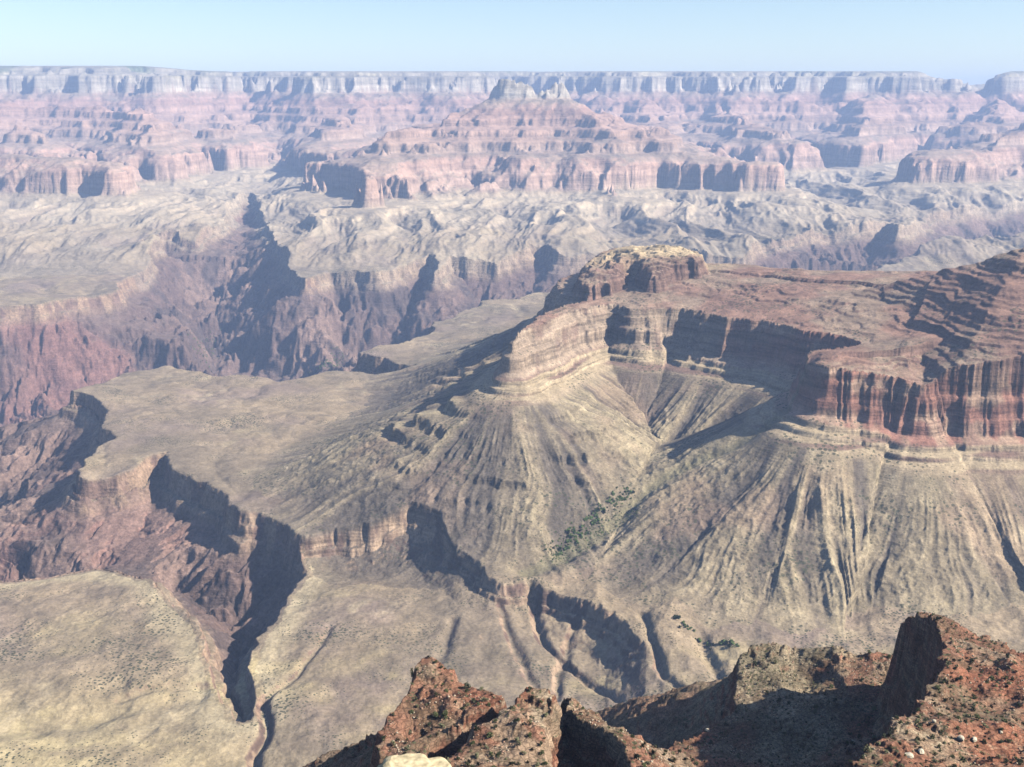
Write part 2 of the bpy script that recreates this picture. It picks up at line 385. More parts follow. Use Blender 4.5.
    fc = mix(fc, C(.46, .37, .28), smooth(.05, .4, M['rd']) * .7); fc = mix(fc, C(.27, .215, .18), smooth(-.05, -.35, M['rd']) * .6)
    fc = mix(fc, C(.30, .26, .20), flat * .45 * smooth(-560, -600, s))
    fc = mix(fc, C(.22, .20, .14), flat * .4 * smooth(-320, -250, s))
    fc = mix(fc, C(.22, .19, .16), smooth(.6, .9, ridged(x + n1 * 200, y, 520, 5, 155)) * flat * .6)
    fc = mix(fc, C(.50, .43, .33), smooth(.1, .5, fbm(x, y, 380, 5, 157)) * flat * .5 * smooth(-800, -860, s)) * 1.12
    col = mix(col, fc, M['far'] * (1 - deep))
    # cottonwood and brush tint of soil along the wash
    col = mix(col, C(.20, .19, .11), smooth(26, 8, M['wash']) * .5)
    return np.clip(col * .80, .02, .8)
COLM = main_colour()

# ------------------------------------------------------------------ mesh out
def make_mesh(name, X, Y, Zz, col, faces_mask, mat, kind='structure'):
    nr, nc = X.shape
    idx = np.arange(nr * nc, dtype=np.int64).reshape(nr, nc)
    q = np.stack([idx[:-1, :-1], idx[:-1, 1:], idx[1:, 1:], idx[1:, :-1]], -1)[faces_mask]
    if len(q) == 0: return None
    used, inv = np.unique(q.ravel(), return_inverse=True)
    co = np.stack([X.ravel()[used], Y.ravel()[used], Zz.ravel()[used]], -1).astype(f4)
    me = bpy.data.meshes.new(name)
    me.vertices.add(len(co)); me.vertices.foreach_set('co', co.ravel())
    me.loops.add(len(inv)); me.loops.foreach_set('vertex_index', inv.astype(np.int32).ravel())
    me.polygons.add(len(q)); me.polygons.foreach_set('loop_start', np.arange(0, len(inv), 4, dtype=np.int32))
    me.polygons.foreach_set('use_smooth', np.ones(len(q), bool))
    at = me.color_attributes.new('rock', 'FLOAT_COLOR', 'POINT')
    c4 = np.ones((len(co), 4), f4); c4[:, :3] = col.reshape(-1, 3)[used]
    at.data.foreach_set('color', c4.ravel())
    me.update(calc_edges=True)
    me.materials.append(mat)
    o = bpy.data.objects.new(name, me); COL.objects.link(o)
    if kind: o['kind'] = kind
    return o

# ------------------------------------------------------------------ materials
def rock_mat(name, scale, dots=0.0, dotcol=(.06, .065, .04), bump=1.0, strata=0.0, dotscale=None, tint=.35, grit=1.0):
    m = bpy.data.materials.new(name); m.use_nodes = True
    nt = m.node_tree; nd = nt.nodes; lk = nt.links
    bs = nd['Principled BSDF']; bs.inputs['Roughness'].default_value = .95
    bs.inputs['Specular IOR Level'].default_value = .15
    ca = nd.new('ShaderNodeVertexColor'); ca.layer_name = 'rock'
    geo = nd.new('ShaderNodeNewGeometry')
    def noise(sc, det=5, vec=None, rough=.6):
        n = nd.new('ShaderNodeTexNoise'); n.inputs['Scale'].default_value = sc; n.inputs['Detail'].default_value = det
        n.inputs['Roughness'].default_value = rough
        lk.new(vec or geo.outputs['Position'], n.inputs['Vector']); return n
    def mr(src, a, b, c, d):
        r = nd.new('ShaderNodeMapRange'); r.inputs[1].default_value = a; r.inputs[2].default_value = b
        r.inputs[3].default_value = c; r.inputs[4].default_value = d; lk.new(src, r.inputs[0]); return r.outputs[0]
    n1 = noise(1 / scale, 6, rough=.7)
    v = mr(n1.outputs['Fac'], .3, .7, 1 - tint, 1 + tint)
    mul = nd.new('ShaderNodeVectorMath'); mul.operation = 'SCALE'
    lk.new(ca.outputs['Color'], mul.inputs[0]); lk.new(v, mul.inputs['Scale'])
    cur = mul.outputs[0]
    n3 = noise(5 / scale, 3, rough=.7)
    v3 = mr(n3.outputs['Fac'], .3, .7, 1 - tint * grit, 1 + tint * grit)
    mul3 = nd.new('ShaderNodeVectorMath'); mul3.operation = 'SCALE'; lk.new(cur, mul3.inputs[0]); lk.new(v3, mul3.inputs['Scale']); cur = mul3.outputs[0]
    # bedding: only on steep faces
    mp = nd.new('ShaderNodeMapping'); mp.inputs['Scale'].default_value = (.06, .06, 1)
    lk.new(geo.outputs['Position'], mp.inputs['Vector'])
    n2 = noise(2.2 / scale, 4, mp.outputs[0])
    sep = nd.new('ShaderNodeSeparateXYZ'); lk.new(geo.outputs['True Normal'], sep.inputs[0])
    steep = mr(sep.outputs['Z'], .85, .5, 0, 1)
    if strata > 0:
        b = mr(n2.outputs['Fac'], .35, .65, 1 - strata, 1 + strata * .6)
        mx = nd.new('ShaderNodeMix'); mx.data_type = 'FLOAT'; mx.inputs['A'].default_value = 1
        lk.new(steep, mx.inputs['Factor']); lk.new(b, mx.inputs['B'])
        m2 = nd.new('ShaderNodeVectorMath'); m2.operation = 'SCALE'
        lk.new(cur, m2.inputs[0]); lk.new(mx.outputs[0], m2.inputs['Scale']); cur = m2.outputs[0]
    if dots > 0:       # desert scrub too small and too many to model, on the gentler ground
        vo = nd.new('ShaderNodeTexVoronoi'); vo.inputs['Scale'].default_value = 1 / (dotscale or 9)
        lk.new(geo.outputs['Position'], vo.inputs['Vector'])
        nn = noise(1 / (scale * 6), 3)
        thr = mr(nn.outputs['Fac'], .42, .64, .03, .40)
        lt = nd.new('ShaderNodeMath'); lt.operation = 'LESS_THAN'; lk.new(vo.outputs['Distance'], lt.inputs[0]); lk.new(thr, lt.inputs[1])
        fl = mr(sep.outputs['Z'], .6, .8, 0, dots)
        mm = nd.new('ShaderNodeMath'); mm.operation = 'MULTIPLY'; lk.new(lt.outputs[0], mm.inputs[0]); lk.new(fl, mm.inputs[1])
        mx = nd.new('ShaderNodeMix'); mx.data_type = 'RGBA'; lk.new(mm.outputs[0], mx.inputs['Factor'])
        lk.new(cur, mx.inputs['A']); mx.inputs['B'].default_value = (*dotcol, 1); cur = mx.outputs['Result']
    if name == 'red_rock':
        mp2 = nd.new('ShaderNodeMapping'); mp2.inputs['Scale'].default_value = (.35, .35, .9); lk.new(geo.outputs['Position'], mp2.inputs['Vector'])
        vb = nd.new('ShaderNodeTexVoronoi'); vb.feature = 'DISTANCE_TO_EDGE'; vb.inputs['Scale'].default_value = 1.0; lk.new(mp2.outputs[0], vb.inputs['Vector'])
        crk = mr(vb.outputs['Distance'], 0, .12, .45, 1)
        m5 = nd.new('ShaderNodeVectorMath'); m5.operation = 'SCALE'; lk.new(cur, m5.inputs[0]); lk.new(crk, m5.inputs['Scale']); cur = m5.outputs[0]
    lk.new(cur, bs.inputs['Base Color'])
    ad = nd.new('ShaderNodeMath'); ad.operation = 'ADD'; lk.new(n1.outputs['Fac'], ad.inputs[0]); lk.new(n2.outputs['Fac'], ad.inputs[1])
    ad2 = nd.new('ShaderNodeMath'); ad2.operation = 'MULTIPLY_ADD'; lk.new(n3.outputs['Fac'], ad2.inputs[0]); ad2.inputs[1].default_value = .3; lk.new(ad.outputs[0], ad2.inputs[2]); ad = ad2
    bp = nd.new('ShaderNodeBump'); bp.inputs['Distance'].default_value = scale * bump * .5; bp.inputs['Strength'].default_value = .7
    lk.new(ad.outputs[0], bp.inputs['Height']); lk.new(bp.outputs[0], bs.inputs['Normal'])
    return m
M_PLAT = rock_mat('plateau_soil', 34, .9, bump=.32, strata=.3, dotscale=7, tint=.24)
M_SLOPE = rock_mat('talus_and_cliff', 26, .8, bump=.42, strata=.45, dotscale=11, tint=.28)
M_GORGE = rock_mat('schist', 45, 0, bump=.5, strata=.1, tint=.35)
M_FAR = rock_mat('far_layers', 120, 0, bump=.3, strata=.3, tint=.15)
M_RED = rock_mat('red_rock', 4, .9, bump=.45, strata=.4, dotscale=2.6, tint=.35, dotcol=(.075, .08, .045))

# face classes
zc = lambda a: (a[:-1, :-1] + a[1:, 1:]) * .5
cy = zc(Y); cgd = zc(M['gd']); cb = zc(M['bm']) ; cfar = zc(M['far'])
cls = np.zeros(cy.shape, np.int8)                     # 0 plateau
cls[cgd > 3] = 1                                      # inner gorge
cls[(cb > .5) & (zc(M['out']) < 700) & (cls == 0)] = 2       # butte and its slopes
cls[(cy > 6500) & (cfar > .3) & (cls != 1)] = 3
cls[(cls == 3) & (zc(z_to_strat(Zm, Y)) > -330) & (cy > 13600)] = 4
GO = [make_mesh('plateau', X, Y, Zm, COLM, cls == 0, M_PLAT),
      make_mesh('inner_gorge', X, Y, Zm, COLM, cls == 1, M_GORGE),
      make_mesh('butte', X, Y, Zm, COLM, cls == 2, M_SLOPE),
      make_mesh('far_canyon_wall', X, Y, Zm, COLM, cls == 3, M_FAR),
      make_mesh('far_rim', X, Y, Zm, COLM, cls == 4, M_FAR)]
ZMIN = float(Zm.min())
EXT = 31000.0
#FOREGROUND#
from mathutils import Vector

# ------------------------------------------------------------------ foreground spurs below this rim
MES = {
 'left':  ([(372,767,352),(366,850,318),(424,850,316),(415,767,350),(428,746,362),(450,732,370),(480,712,380),(508,695,390),(485,692,398),(466,688,404),(452,676,412),(440,660,418),(430,654,422),(422,660,418),(412,676,408),(398,694,396),(385,715,382),(378,740,368)], [(430,690,402),(425,730,378)]),
 'mid':   ([(512,701,372),(524,689,378),(538,683,381),(552,692,376),(556,706,368),(547,716,362),(545,737,352),(550,767,336),(552,850,300),(424,850,302),(438,767,338),(450,755,345),(470,735,356),(498,713,368)], [(525,715,366),(500,750,348)]),
 'spur':  ([(558,695,388),(575,702,384),(600,719,374),(640,741,362),(700,766,350),(760,800,335),(700,860,290),(650,860,290),(636,767,334),(618,738,348),(596,722,360),(572,712,372)], []),
 'near':  ([(850,767,345),(880,733,370),(925,697,425),(942,672,455),(941,642,495),(936,617,530),(919,612,556),(897,624,584),(915,620,590),(960,629,570),(985,640,530),(1005,643,510),(1024,650,500),(1120,662,480),(1250,900,270),(850,900,270),(846,800,320)], [(990,700,440),(950,740,382),(1000,670,470)]),
 'back':  ([(741,662,638),(750,648,648),(764,643,653),(790,643,655),(818,648,646),(832,639,646),(850,650,638),(880,653,631),(960,655,631),(1100,660,642),(1100,740,535),(900,790,492),(760,800,494),(700,778,514),(655,756,540),(690,738,565),(716,722,583),(729,708,595),(735,690,610)], [(800,680,621),(760,700,599)]),
 'rimside': None}
def MP(l): return [at_y(*p) for p in l]
def fg_height(x, y):
    w1 = fbm(x, y, 26, 5, 201, .6); w2 = fbm(x, y, 26, 5, 206, .6)
    z = np.interp(y, [0, 30, 60, 130, 300, 600, 1400], [-30, -36, -58, -135, -330, -490, -1090]) + fbm(x, y, 120, 4, 97) * 22 * smooth(60, 250, y)
    z = z.astype(f4); top = np.zeros_like(z); which = np.zeros(z.shape, np.int8)
    fine = fbm(x, y, 2.6, 3, 217, .6); rough = fbm(x, y, 9, 4, 211, .6); lump = ridged(x, y, 34, 4, 215) - .5
    for i, (k, val) in enumerate(MES.items()):
        if val is None:
            P = [(222,120,-130),(232,250,-148),(246,318,-160),(400,340,-155),(500,120,-130)]; I = []
        else: P = MP(val[0]); I = MP(val[1])
        m = (x > min(p[0] for p in P) - 330) & (x < max(p[0] for p in P) + 330) & (y > min(p[1] for p in P) - 260) & (y < max(p[1] for p in P) + 260)
        xs, ys = x[m], y[m]
        P = chaikin(P, 1)
        d, s, ze, ins = seg_dist(P, xs + w1[m] * 5, ys + w2[m] * 5, True, 400)
        flute = ridged(s, s * .1, 11, 3, 221 + i) - .5
        d = np.where(ins, -d, d); dc = d - flute * 4 * smooth(30, 3, np.abs(d))
        # interior surface from the control points
        num = 0; den = 0
        for p in list(P) + list(I) * 3:
            w = 1 / ((xs - p[0]) ** 2 + (ys - p[1]) ** 2 + 16) ** 1.5
            num = num + w * p[2]; den = den + w
        zi = num / den + rough[m] * 1.8 + lump[m] * 5 * smooth(0, 12, -dc) + np.minimum(-dc, 14) * .12
        hard = (.8 if k != 'back' else .6)
        KX, KY = ([0, 1.5, 3, 6, 8, 12, 16, 26, 30, 60], [0, 6, 12, 24, 26, 40, 44, 58, 66, 92]) if k != 'near' else ([0, 1, 2.5, 5, 7, 10, 13, 20, 24, 60], [0, 12, 28, 50, 54, 76, 80, 96, 100, 130])
        prof = np.interp(dc, KX, KY) * hard + np.maximum(dc - 60, 0) * .75
        zz = np.where(dc < 0, zi, ze - prof + rough[m] * 3 + lump[m] * 8 * smooth(10, 50, dc))
        jg = fine[m] * 1.2 + rough[m] * 2
        for st, am in ((5.5, .6), (1.7, .5)):
            q = (zz + jg) / st; fq = q - np.floor(q)
            zz = zz + (st * (np.floor(q) + smooth(.55, .9, fq)) - jg - zz) * am * np.clip(.5 + 1.6 * w1[m], 0, 1)
        zz = zz + fine[m] * .45
        cur = z[m]; up = zz > cur
        z[m] = np.where(up, zz, cur)
        t = top[m]; t[up] = (dc < 0)[up]; top[m] = t
        wv = which[m]; wv[up] = i + 1; which[m] = wv
    return z, top, which
fr = rows([(14, 130, .012), (130, 300, .004), (300, 670, .0017), (670, 880, .005)])
fa = np.concatenate([np.linspace(-40, -24.2, 160), np.linspace(-24, 34, 1150), np.linspace(34.2, 60, 120)])
A2, R2 = np.meshgrid(np.radians(fa), fr)
FX = (np.sin(A2) * R2).astype(f4); FY = (np.cos(A2) * R2).astype(f4)
FZ, FT, FW = fg_height(FX, FY)
FN = grid_normal(FX, FY, FZ)
def fg_colour():
    x, y, z = FX, FY, FZ
    n1 = fbm(x, y, 60, 4, 231); n2 = fbm(x, y, 12, 4, 235); n3 = fbm(x, y, 3, 3, 239)
    col = np.broadcast_to(C(.37, .19, .13), x.shape + (3,)).copy()
    col = mix(col, C(.47, .35, .25), smooth(-.05, .35, n2 + n1 * .4) * .8)
    col = mix(col, C(.42, .175, .11), smooth(.05, .4, fbm(x, y, 40, 4, 243)) * .8)
    tan = C(.36, .29, .2)
    col = mix(col, tan, smooth(0, .3, n1) * (FW == 5) * .8)
    col = mix(col, C(.55, .46, .33), smooth(.25, .5, n1 + n3 * .3) * .6)
    # pale crests
    wall = smooth(.75, .45, FN[..., 2])
    band = fbm(x * .03, z, 3.2, 3, 247)
    wc = mix(np.broadcast_to(C(.33, .15, .105), col.shape), C(.46, .33, .24), smooth(.1, .4, band))
    col = mix(col, wc, wall)
    col = mix(col, C(.34, .25, .18), (FT < .5) * (1 - wall) * .6)
    col = mix(col, C(.17, .15, .10), smooth(-.15, .3, fbm(x, y, 18, 4, 253)) * .55 * (1 - wall * .5))
    return np.clip(col * .58 * (1 + .3 * n3)[..., None], .02, .8)
FCOL = fg_colour()
fcy = zc(FY); fx_ = zc(FX)
GF = make_mesh('foreground_spurs', FX, FY, FZ, FCOL, np.ones(fcy.shape, bool), M_RED)

# ------------------------------------------------------------------ plants and stones that can be told apart
def mat(name, c, rough=.9, var=.25, sc=3):
    m = bpy.data.materials.new(name); m.use_nodes = True; nt = m.node_tree; b = nt.nodes['Principled BSDF']
    n = nt.nodes.new('ShaderNodeTexNoise'); n.inputs['Scale'].default_value = sc; n.inputs['Detail'].default_value = 4
    cr = nt.nodes.new('ShaderNodeValToRGB')
    cr.color_ramp.elements[0].position = .3; cr.color_ramp.elements[1].position = .7
    cr.color_ramp.elements[0].color = tuple(v * (1 - var) for v in c) + (1,); cr.color_ramp.elements[1].color = tuple(min(1, v * (1 + var)) for v in c) + (1,)
    g = nt.nodes.new('ShaderNodeNewGeometry'); nt.links.new(g.outputs['Position'], n.inputs['Vector'])
    nt.links.new(n.outputs['Fac'], cr.inputs[0]); nt.links.new(cr.outputs[0], b.inputs['Base Color'])
    b.inputs['Roughness'].default_value = rough; b.inputs['Specular IOR Level'].default_value = .1
    return m
M_LEAF = [mat('juniper_leaf', (.075, .088, .042)), mat('sage_leaf', (.15, .15, .09)), mat('dark_scrub_leaf', (.05, .058, .034))]
M_COTT = mat('cottonwood_leaf', (.10, .15, .045), sc=.2)
M_BARK = mat('bark', (.12, .085, .06))
M_PALE = mat('pale_limestone', (.50, .45, .37), var=.25, sc=2)
M_CREAM = mat('cream_limestone', (.46, .39, .26), var=.42, sc=2.2)
M_REDB = mat('red_sandstone', (.38, .2, .14), sc=1)
def leaf_clump(rr_, n, w, h, ls, z0=.15):
    V = []; F = []
    lobes = [(rr_.uniform(-.45, .45) * w, rr_.uniform(-.45, .45) * w, rr_.uniform(.3, .75) * h, rr_.uniform(.28, .5)) for _ in range(5)]
    for i in range(n):
        lx, ly, lz, lr = rr_.choice(lobes)
        a = rr_.uniform(0, 6.283); u_ = rr_.uniform(-1, 1); q = math.sqrt(1 - u_ * u_); R_ = lr * rr_.uniform(.6, 1)
        c = Vector((lx + math.cos(a) * q * R_ * w, ly + math.sin(a) * q * R_ * w, max(z0 * h, lz + u_ * R_ * h * .8)))
        t1 = Vector((rr_.gauss(0, 1), rr_.gauss(0, 1), rr_.gauss(0, 1))).normalized(); t2 = t1.orthogonal().normalized()
        k = ls * rr_.uniform(.6, 1.3); b = len(V)
        V += [c + t1 * k, c + t2 * k * .7, c - t1 * k, c - t2 * k * .7]; F.append((b, b + 1, b + 2, b + 3))
    return V, F
def add_stem(V, F, p0, p1, r0, r1, n=5):
    b = len(V); p0 = Vector(p0); p1 = Vector(p1); d = (p1 - p0).normalized(); e = d.orthogonal().normalized(); g = d.cross(e)
    for p, r in ((p0, r0), (p1, r1)):
        for k in range(n):
            a = 6.2832 * k / n; V.append(p + e * math.cos(a) * r + g * math.sin(a) * r)
    for k in range(n): F.append((b + k, b + (k + 1) % n, b + n + (k + 1) % n, b + n + k))
def mesh_of(name, V, F, mt, mi=None, smooth_=False):
    me = bpy.data.meshes.new(name); me.from_pydata([tuple(v) for v in V], [], F); me.update()
    for m_ in (mt if isinstance(mt, list) else [mt]): me.materials.append(m_)
    if mi: me.polygons.foreach_set('material_index', mi)
    if smooth_: me.polygons.foreach_set('use_smooth', [True] * len(F))
    return me
def link(name, me, loc=(0, 0, 0), parent=None, **kw):
    o = bpy.data.objects.new(name, me); COL.objects.link(o); o.location = loc
    if parent: o.parent = parent
    for k, v in kw.items(): o[k] = v
    return o
def plant_mesh(name, seed, n, w, h, ls, lm, trunk=.3):
    r_ = random.Random(seed); V, F = leaf_clump(r_, n, w, h, ls); nl = len(F)
    add_stem(V, F, (0, 0, -.4), (0, 0, h * .5), trunk * .35, trunk * .2)
    for _ in range(4):
        a = r_.uniform(0, 6.28); add_stem(V, F, (0, 0, h * .2), (math.cos(a) * w * .4, math.sin(a) * w * .4, h * .6), trunk * .2, trunk * .08)
    return mesh_of(name, V, F, [lm, M_BARK], [0] * nl + [1] * (len(F) - nl))
SH = [plant_mesh('shrub', 50 + i, 130, 1.0, 1.25, .17, M_LEAF[i % 3], .2) for i in range(6)]

def fg_z(px, py):
    z, t, wv = fg_height(np.array(px, f4), np.array(py, f4)); return z, t, wv
# scatter candidates over the spur tops
cand = []
NM = {1: 'left', 2: 'mid', 3: 'spur', 4: 'near', 5: 'back'}
LAB = {1: 'dark green shrub on the pale red outcrop that rises to a point at bottom centre-left',
       2: 'dark green shrub on the orange outcrop just right of the pointed one',
       3: 'dark green shrub on the narrow orange spur beyond the black recess',
       4: 'dark green shrub on the red slope in the bottom right corner',
       5: 'dark green shrub on the brown ridge behind the big black shadow'}
GRP = {1: 'shrubs on the pointed outcrop', 2: 'shrubs on the orange outcrop', 3: 'shrubs on the orange spur', 4: 'shrubs on the bottom right red slope', 5: 'shrubs on the brown back ridge'}
rn = np.random.RandomState(5)
kx = rn.uniform(-80, 330, 60000); ky = rn.uniform(300, 670, 60000)
kz, kt, kw = fg_z(kx, ky)
e1 = fg_z(kx + 1, ky)[0] - kz; e2 = fg_z(kx, ky + 1)[0] - kz
depth = ky * cp - kz * sp
uu = CX + FL * kx / depth; vv = CY - FL * (ky * sp + kz * cp) / depth
dens = np.clip(.5 + 1.2 * fbm(kx, ky, 25, 3, 251), .1, 1)
ok = (kt > .5) & (uu > -40) & (uu < 1070) & (vv < 800) & (np.hypot(e1, e2) < 1.3) & (rn.rand(60000) < dens) & (kw >= 1) & (kw <= 5)
ids = np.nonzero(ok)[0]
taken = []; placed = []
cellset = {}
for i in ids:
    c = (int(kx[i] // 2.6), int(ky[i] // 2.6))
    if any((c[0] + a, c[1] + b) in cellset for a in (-1, 0, 1) for b in (-1, 0, 1) if (a == 0 or b == 0)): continue
    cellset[c] = 1; placed.append(i)
# nearest / largest in view become things, the rest is ground cover
vis = [i for i in placed if vv[i] < 772 and -5 < uu[i] < 1029]
sizes = {i: rn.uniform(.7, 1.5) * (1 if rn.rand() < .85 else 1.5) for i in placed}
vis.sort(key=lambda i: -sizes[i] / math.hypot(kx[i], ky[i]))
ind = set(vis[:290])
for i in sorted(ind):
    o = link('shrub', SH[i % 6], (kx[i], ky[i], kz[i] - .15), label=LAB[int(kw[i])], category='shrub', group=GRP[int(kw[i])])
    o.rotation_euler = (0, 0, rn.uniform(0, 6.28)); sc_ = sizes[i]; o.scale = (sc_, sc_, sc_ * rn.uniform(.8, 1.15))
def merged(name, items, meshes, mats, **kw):
    Vs = []; Fs = []; MI = []; nb = 0
    base = []
    for me in meshes:
        a = np.empty(len(me.vertices) * 3, f4); me.vertices.foreach_get('co', a)
        q = np.empty(len(me.loops), np.int32); me.loops.foreach_get('vertex_index', q)
        mi = np.empty(len(me.polygons), np.int32); me.polygons.foreach_get('material_index', mi)
        base.append((a.reshape(-1, 3), q, mi))
    for (loc, sc_, rot, k) in items:
        a, q, mi = base[k]; c_, s_ = math.cos(rot), math.sin(rot)
        v = np.empty_like(a); v[:, 0] = (a[:, 0] * c_ - a[:, 1] * s_) * sc_ + loc[0]; v[:, 1] = (a[:, 0] * s_ + a[:, 1] * c_) * sc_ + loc[1]; v[:, 2] = a[:, 2] * sc_ + loc[2]
        Vs.append(v); Fs.append(q + nb); nb += len(v); MI.append(mi)
    V = np.concatenate(Vs); q = np.concatenate(Fs).astype(np.int32); mi = np.concatenate(MI)
    me = bpy.data.meshes.new(name); me.vertices.add(len(V)); me.vertices.foreach_set('co', V.ravel().astype(f4))
    me.loops.add(len(q)); me.loops.foreach_set('vertex_index', q)
    me.polygons.add(len(q) // 4); me.polygons.foreach_set('loop_start', np.arange(0, len(q), 4, dtype=np.int32))
    for m_ in mats: me.materials.append(m_)
    me.polygons.foreach_set('material_index', mi); me.update(calc_edges=True)
    return link(name, me, **kw)
def rock_mesh(name, seed, m_, sub=3, sq=(1, 1, 1), rough=.25):
    import bmesh
    bm = bmesh.new(); bmesh.ops.create_icosphere(bm, subdivisions=sub, radius=1)
    r_ = random.Random(seed); pl = [(Vector((r_.gauss(0, 1), r_.gauss(0, 1), r_.gauss(0, .8))).normalized(), r_.uniform(.55, .9)) for _ in range(9)]
    from mathutils import noise as mn
    for v in bm.verts:
        for n_, d_ in pl:
            k = v.co.dot(n_) - d_
            if k > 0: v.co -= n_ * k
        v.co += v.co.normalized() * mn.noise(v.co * 2.5 + Vector((seed, 0, 0))) * rough * .5
        v.co = Vector((v.co.x * sq[0], v.co.y * sq[1], v.co.z * sq[2]))
    me = bpy.data.meshes.new(name); bm.to_mesh(me); bm.free(); me.materials.append(m_); return me
RBM = [mat('rubble_stone', (.30, .19, .14)), mat('rubble_pale_stone', (.38, .32, .25))]
RB = [rock_mesh('rubble', 430 + i, RBM[i], 1, (1, .8, .7)) for i in range(2)]
SH2 = [plant_mesh('scrub_src', 80 + i, 46, 1.0, 1.1, .25, M_LEAF[i % 3], .2) for i in range(3)]
rest = [((kx[i], ky[i], kz[i] - .15), sizes[i] * .8, rn.uniform(0, 6.28), i % 3) for i in placed if i not in ind]
# the clump meshes carry one leaf material each: same slot order, so merge by kind
for k in range(3):
    it = [(l, s_, r_, 0) for (l, s_, r_, kk) in rest if kk == k]
    if it: merged('desert_scrub', it, [SH2[k]], [M_LEAF[k], M_BARK], kind='stuff')
def tri_quads(me):       # triangles only: write straight
    a = np.empty(len(me.vertices) * 3, f4); me.vertices.foreach_get('co', a); q = np.empty(len(me.loops), np.int32); me.loops.foreach_get('vertex_index', q); return a.reshape(-1, 3), q
rid = np.nonzero((kt > .5) & (uu > -40) & (uu < 1070) & (vv < 800) & (kw >= 1) & (kw <= 5) & (fbm(kx, ky, 14, 3, 261) > .02))[0][:5200]
for k in range(2):
    a, q = tri_quads(RB[k]); Vs = []; Fs = []; nb = 0
    for i in rid[k::2]:
        s_ = .22 + .5 * rn.rand() ** 3; r_ = rn.uniform(0, 6.28); c_, sn_ = math.cos(r_) * s_, math.sin(r_) * s_
        v = np.stack([a[:, 0] * c_ - a[:, 1] * sn_ + kx[i], a[:, 0] * sn_ + a[:, 1] * c_ + ky[i], a[:, 2] * s_ + kz[i] + s_ * .2], -1); Vs.append(v); Fs.append(q + nb); nb += len(v)
    V = np.concatenate(Vs); q2 = np.concatenate(Fs).astype(np.int32)
    me = bpy.data.meshes.new('rubble'); me.vertices.add(len(V)); me.vertices.foreach_set('co', V.ravel().astype(f4)); me.loops.add(len(q2)); me.loops.foreach_set('vertex_index', q2)
    me.polygons.add(len(q2) // 3); me.polygons.foreach_set('loop_start', np.arange(0, len(q2), 3, dtype=np.int32)); me.materials.append(RBM[k]); me.update(calc_edges=True)
    link('rubble', me, kind='stuff')
print('shrubs', len(ind), 'rest', len(rest))

# main terrain lookup
def main_z(x, y):
    r = math.hypot(x, y); a = math.degrees(math.atan2(x, y))
    i = int(np.searchsorted(rr, r)) - 1; j = int(np.searchsorted(az, a)) - 1
    t = (r - rr[i]) / (rr[i + 1] - rr[i]); u_ = (a - az[j]) / (az[j + 1] - az[j])
    return float((Zm[i, j] * (1 - u_) + Zm[i, j + 1] * u_) * (1 - t) + (Zm[i + 1, j] * (1 - u_) + Zm[i + 1, j + 1] * u_) * t)
def sight(u, v, r0=900, r1=16000):
    """first terrain point on the sight line"""
    d = ray(u, v); t = r0; last = t
    while t < r1:
        x, y, z = d[0] * t, d[1] * t, d[2] * t
        if z < main_z(x, y): return x, y, main_z(x, y)
        t *= 1.003
    return None
CT = [plant_mesh('cottonwood_tree', 300 + i, 90, 4.2, 5.5, 1.0, M_COTT, .8) for i in range(3)]
def grove(line, n, spread, label, group, k0):
    P = chaikin([at_z(u, v, z) for u, v, z in line], 2, False); cum = np.r_[0, np.cumsum(np.hypot(*np.diff(P, axis=0).T))]
    for q in range(n):
        t = rn.uniform(0, cum[-1]); x = float(np.interp(t, cum, P[:, 0])) + rn.normal(0, spread); y = float(np.interp(t, cum, P[:, 1])) + rn.normal(0, spread)
        o = link('cottonwood_tree', CT[q % 3], (x, y, main_z(x, y) - .5), label=label, category='tree', group=group)
        s_ = rn.uniform(.5, 1.1) + rn.rand() ** 3 * 1.2; o.scale = (s_, s_, s_); o.rotation_euler = (0, 0, rn.uniform(0, 6.28))
grove([(632,512,-975),(600,530,-985),(575,545,-992),(552,558,-1000)], 130, 8, 'small green tree in the gully thicket below the shaded alcove of the butte', 'trees in the gully thicket', 0)
grove([(672,640,-1040),(700,655,-1045),(736,668,-1045)], 40, 7, 'small bright green tree along the wash just above the brown ridge', 'trees along the lower wash', 1)
SG = [plant_mesh('wash_bush', 330 + i, 60, 4.2, 4.5, .9, M_LEAF[1], .5) for i in range(3)]
GUL = [(632,512),(616,520),(600,530),(588,538),(575,545),(562,552),(552,558)]
def thicket(name, pts, n, spread, sc=1, meshes=CT, mats=[M_COTT, M_BARK]):
    it = []
    for q in range(n):
        u, v = pts[rn.randint(len(pts))]; h = sight(u, v)
        if h is None: continue
        x = h[0] + rn.normal(0, spread); y = h[1] + rn.normal(0, spread * 1.6)
        it.append(((x, y, main_z(x, y) - 1), rn.uniform(.7, 1.5) * sc, rn.uniform(0, 6.28), rn.randint(3)))
    merged(name, it, meshes, mats, kind='stuff')
thicket('riverside_thicket', [(200,352),(206,349),(212,346)], 260, 22)
thicket('creek_thicket', [(318,369),(328,367),(338,363)], 260, 22)
thicket('wash_brush', [(450,572),(470,583),(490,592),(505,598),(530,602),(640,628),(670,640),(700,652)], 420, 12, .35, SG, [M_LEAF[1], M_BARK])

thicket('gully_brush', GUL, 420, 15, .4, SG, [M_LEAF[1], M_BARK])
thicket('gully_undergrowth', GUL, 260, 10, .5, CT, [M_COTT, M_BARK])
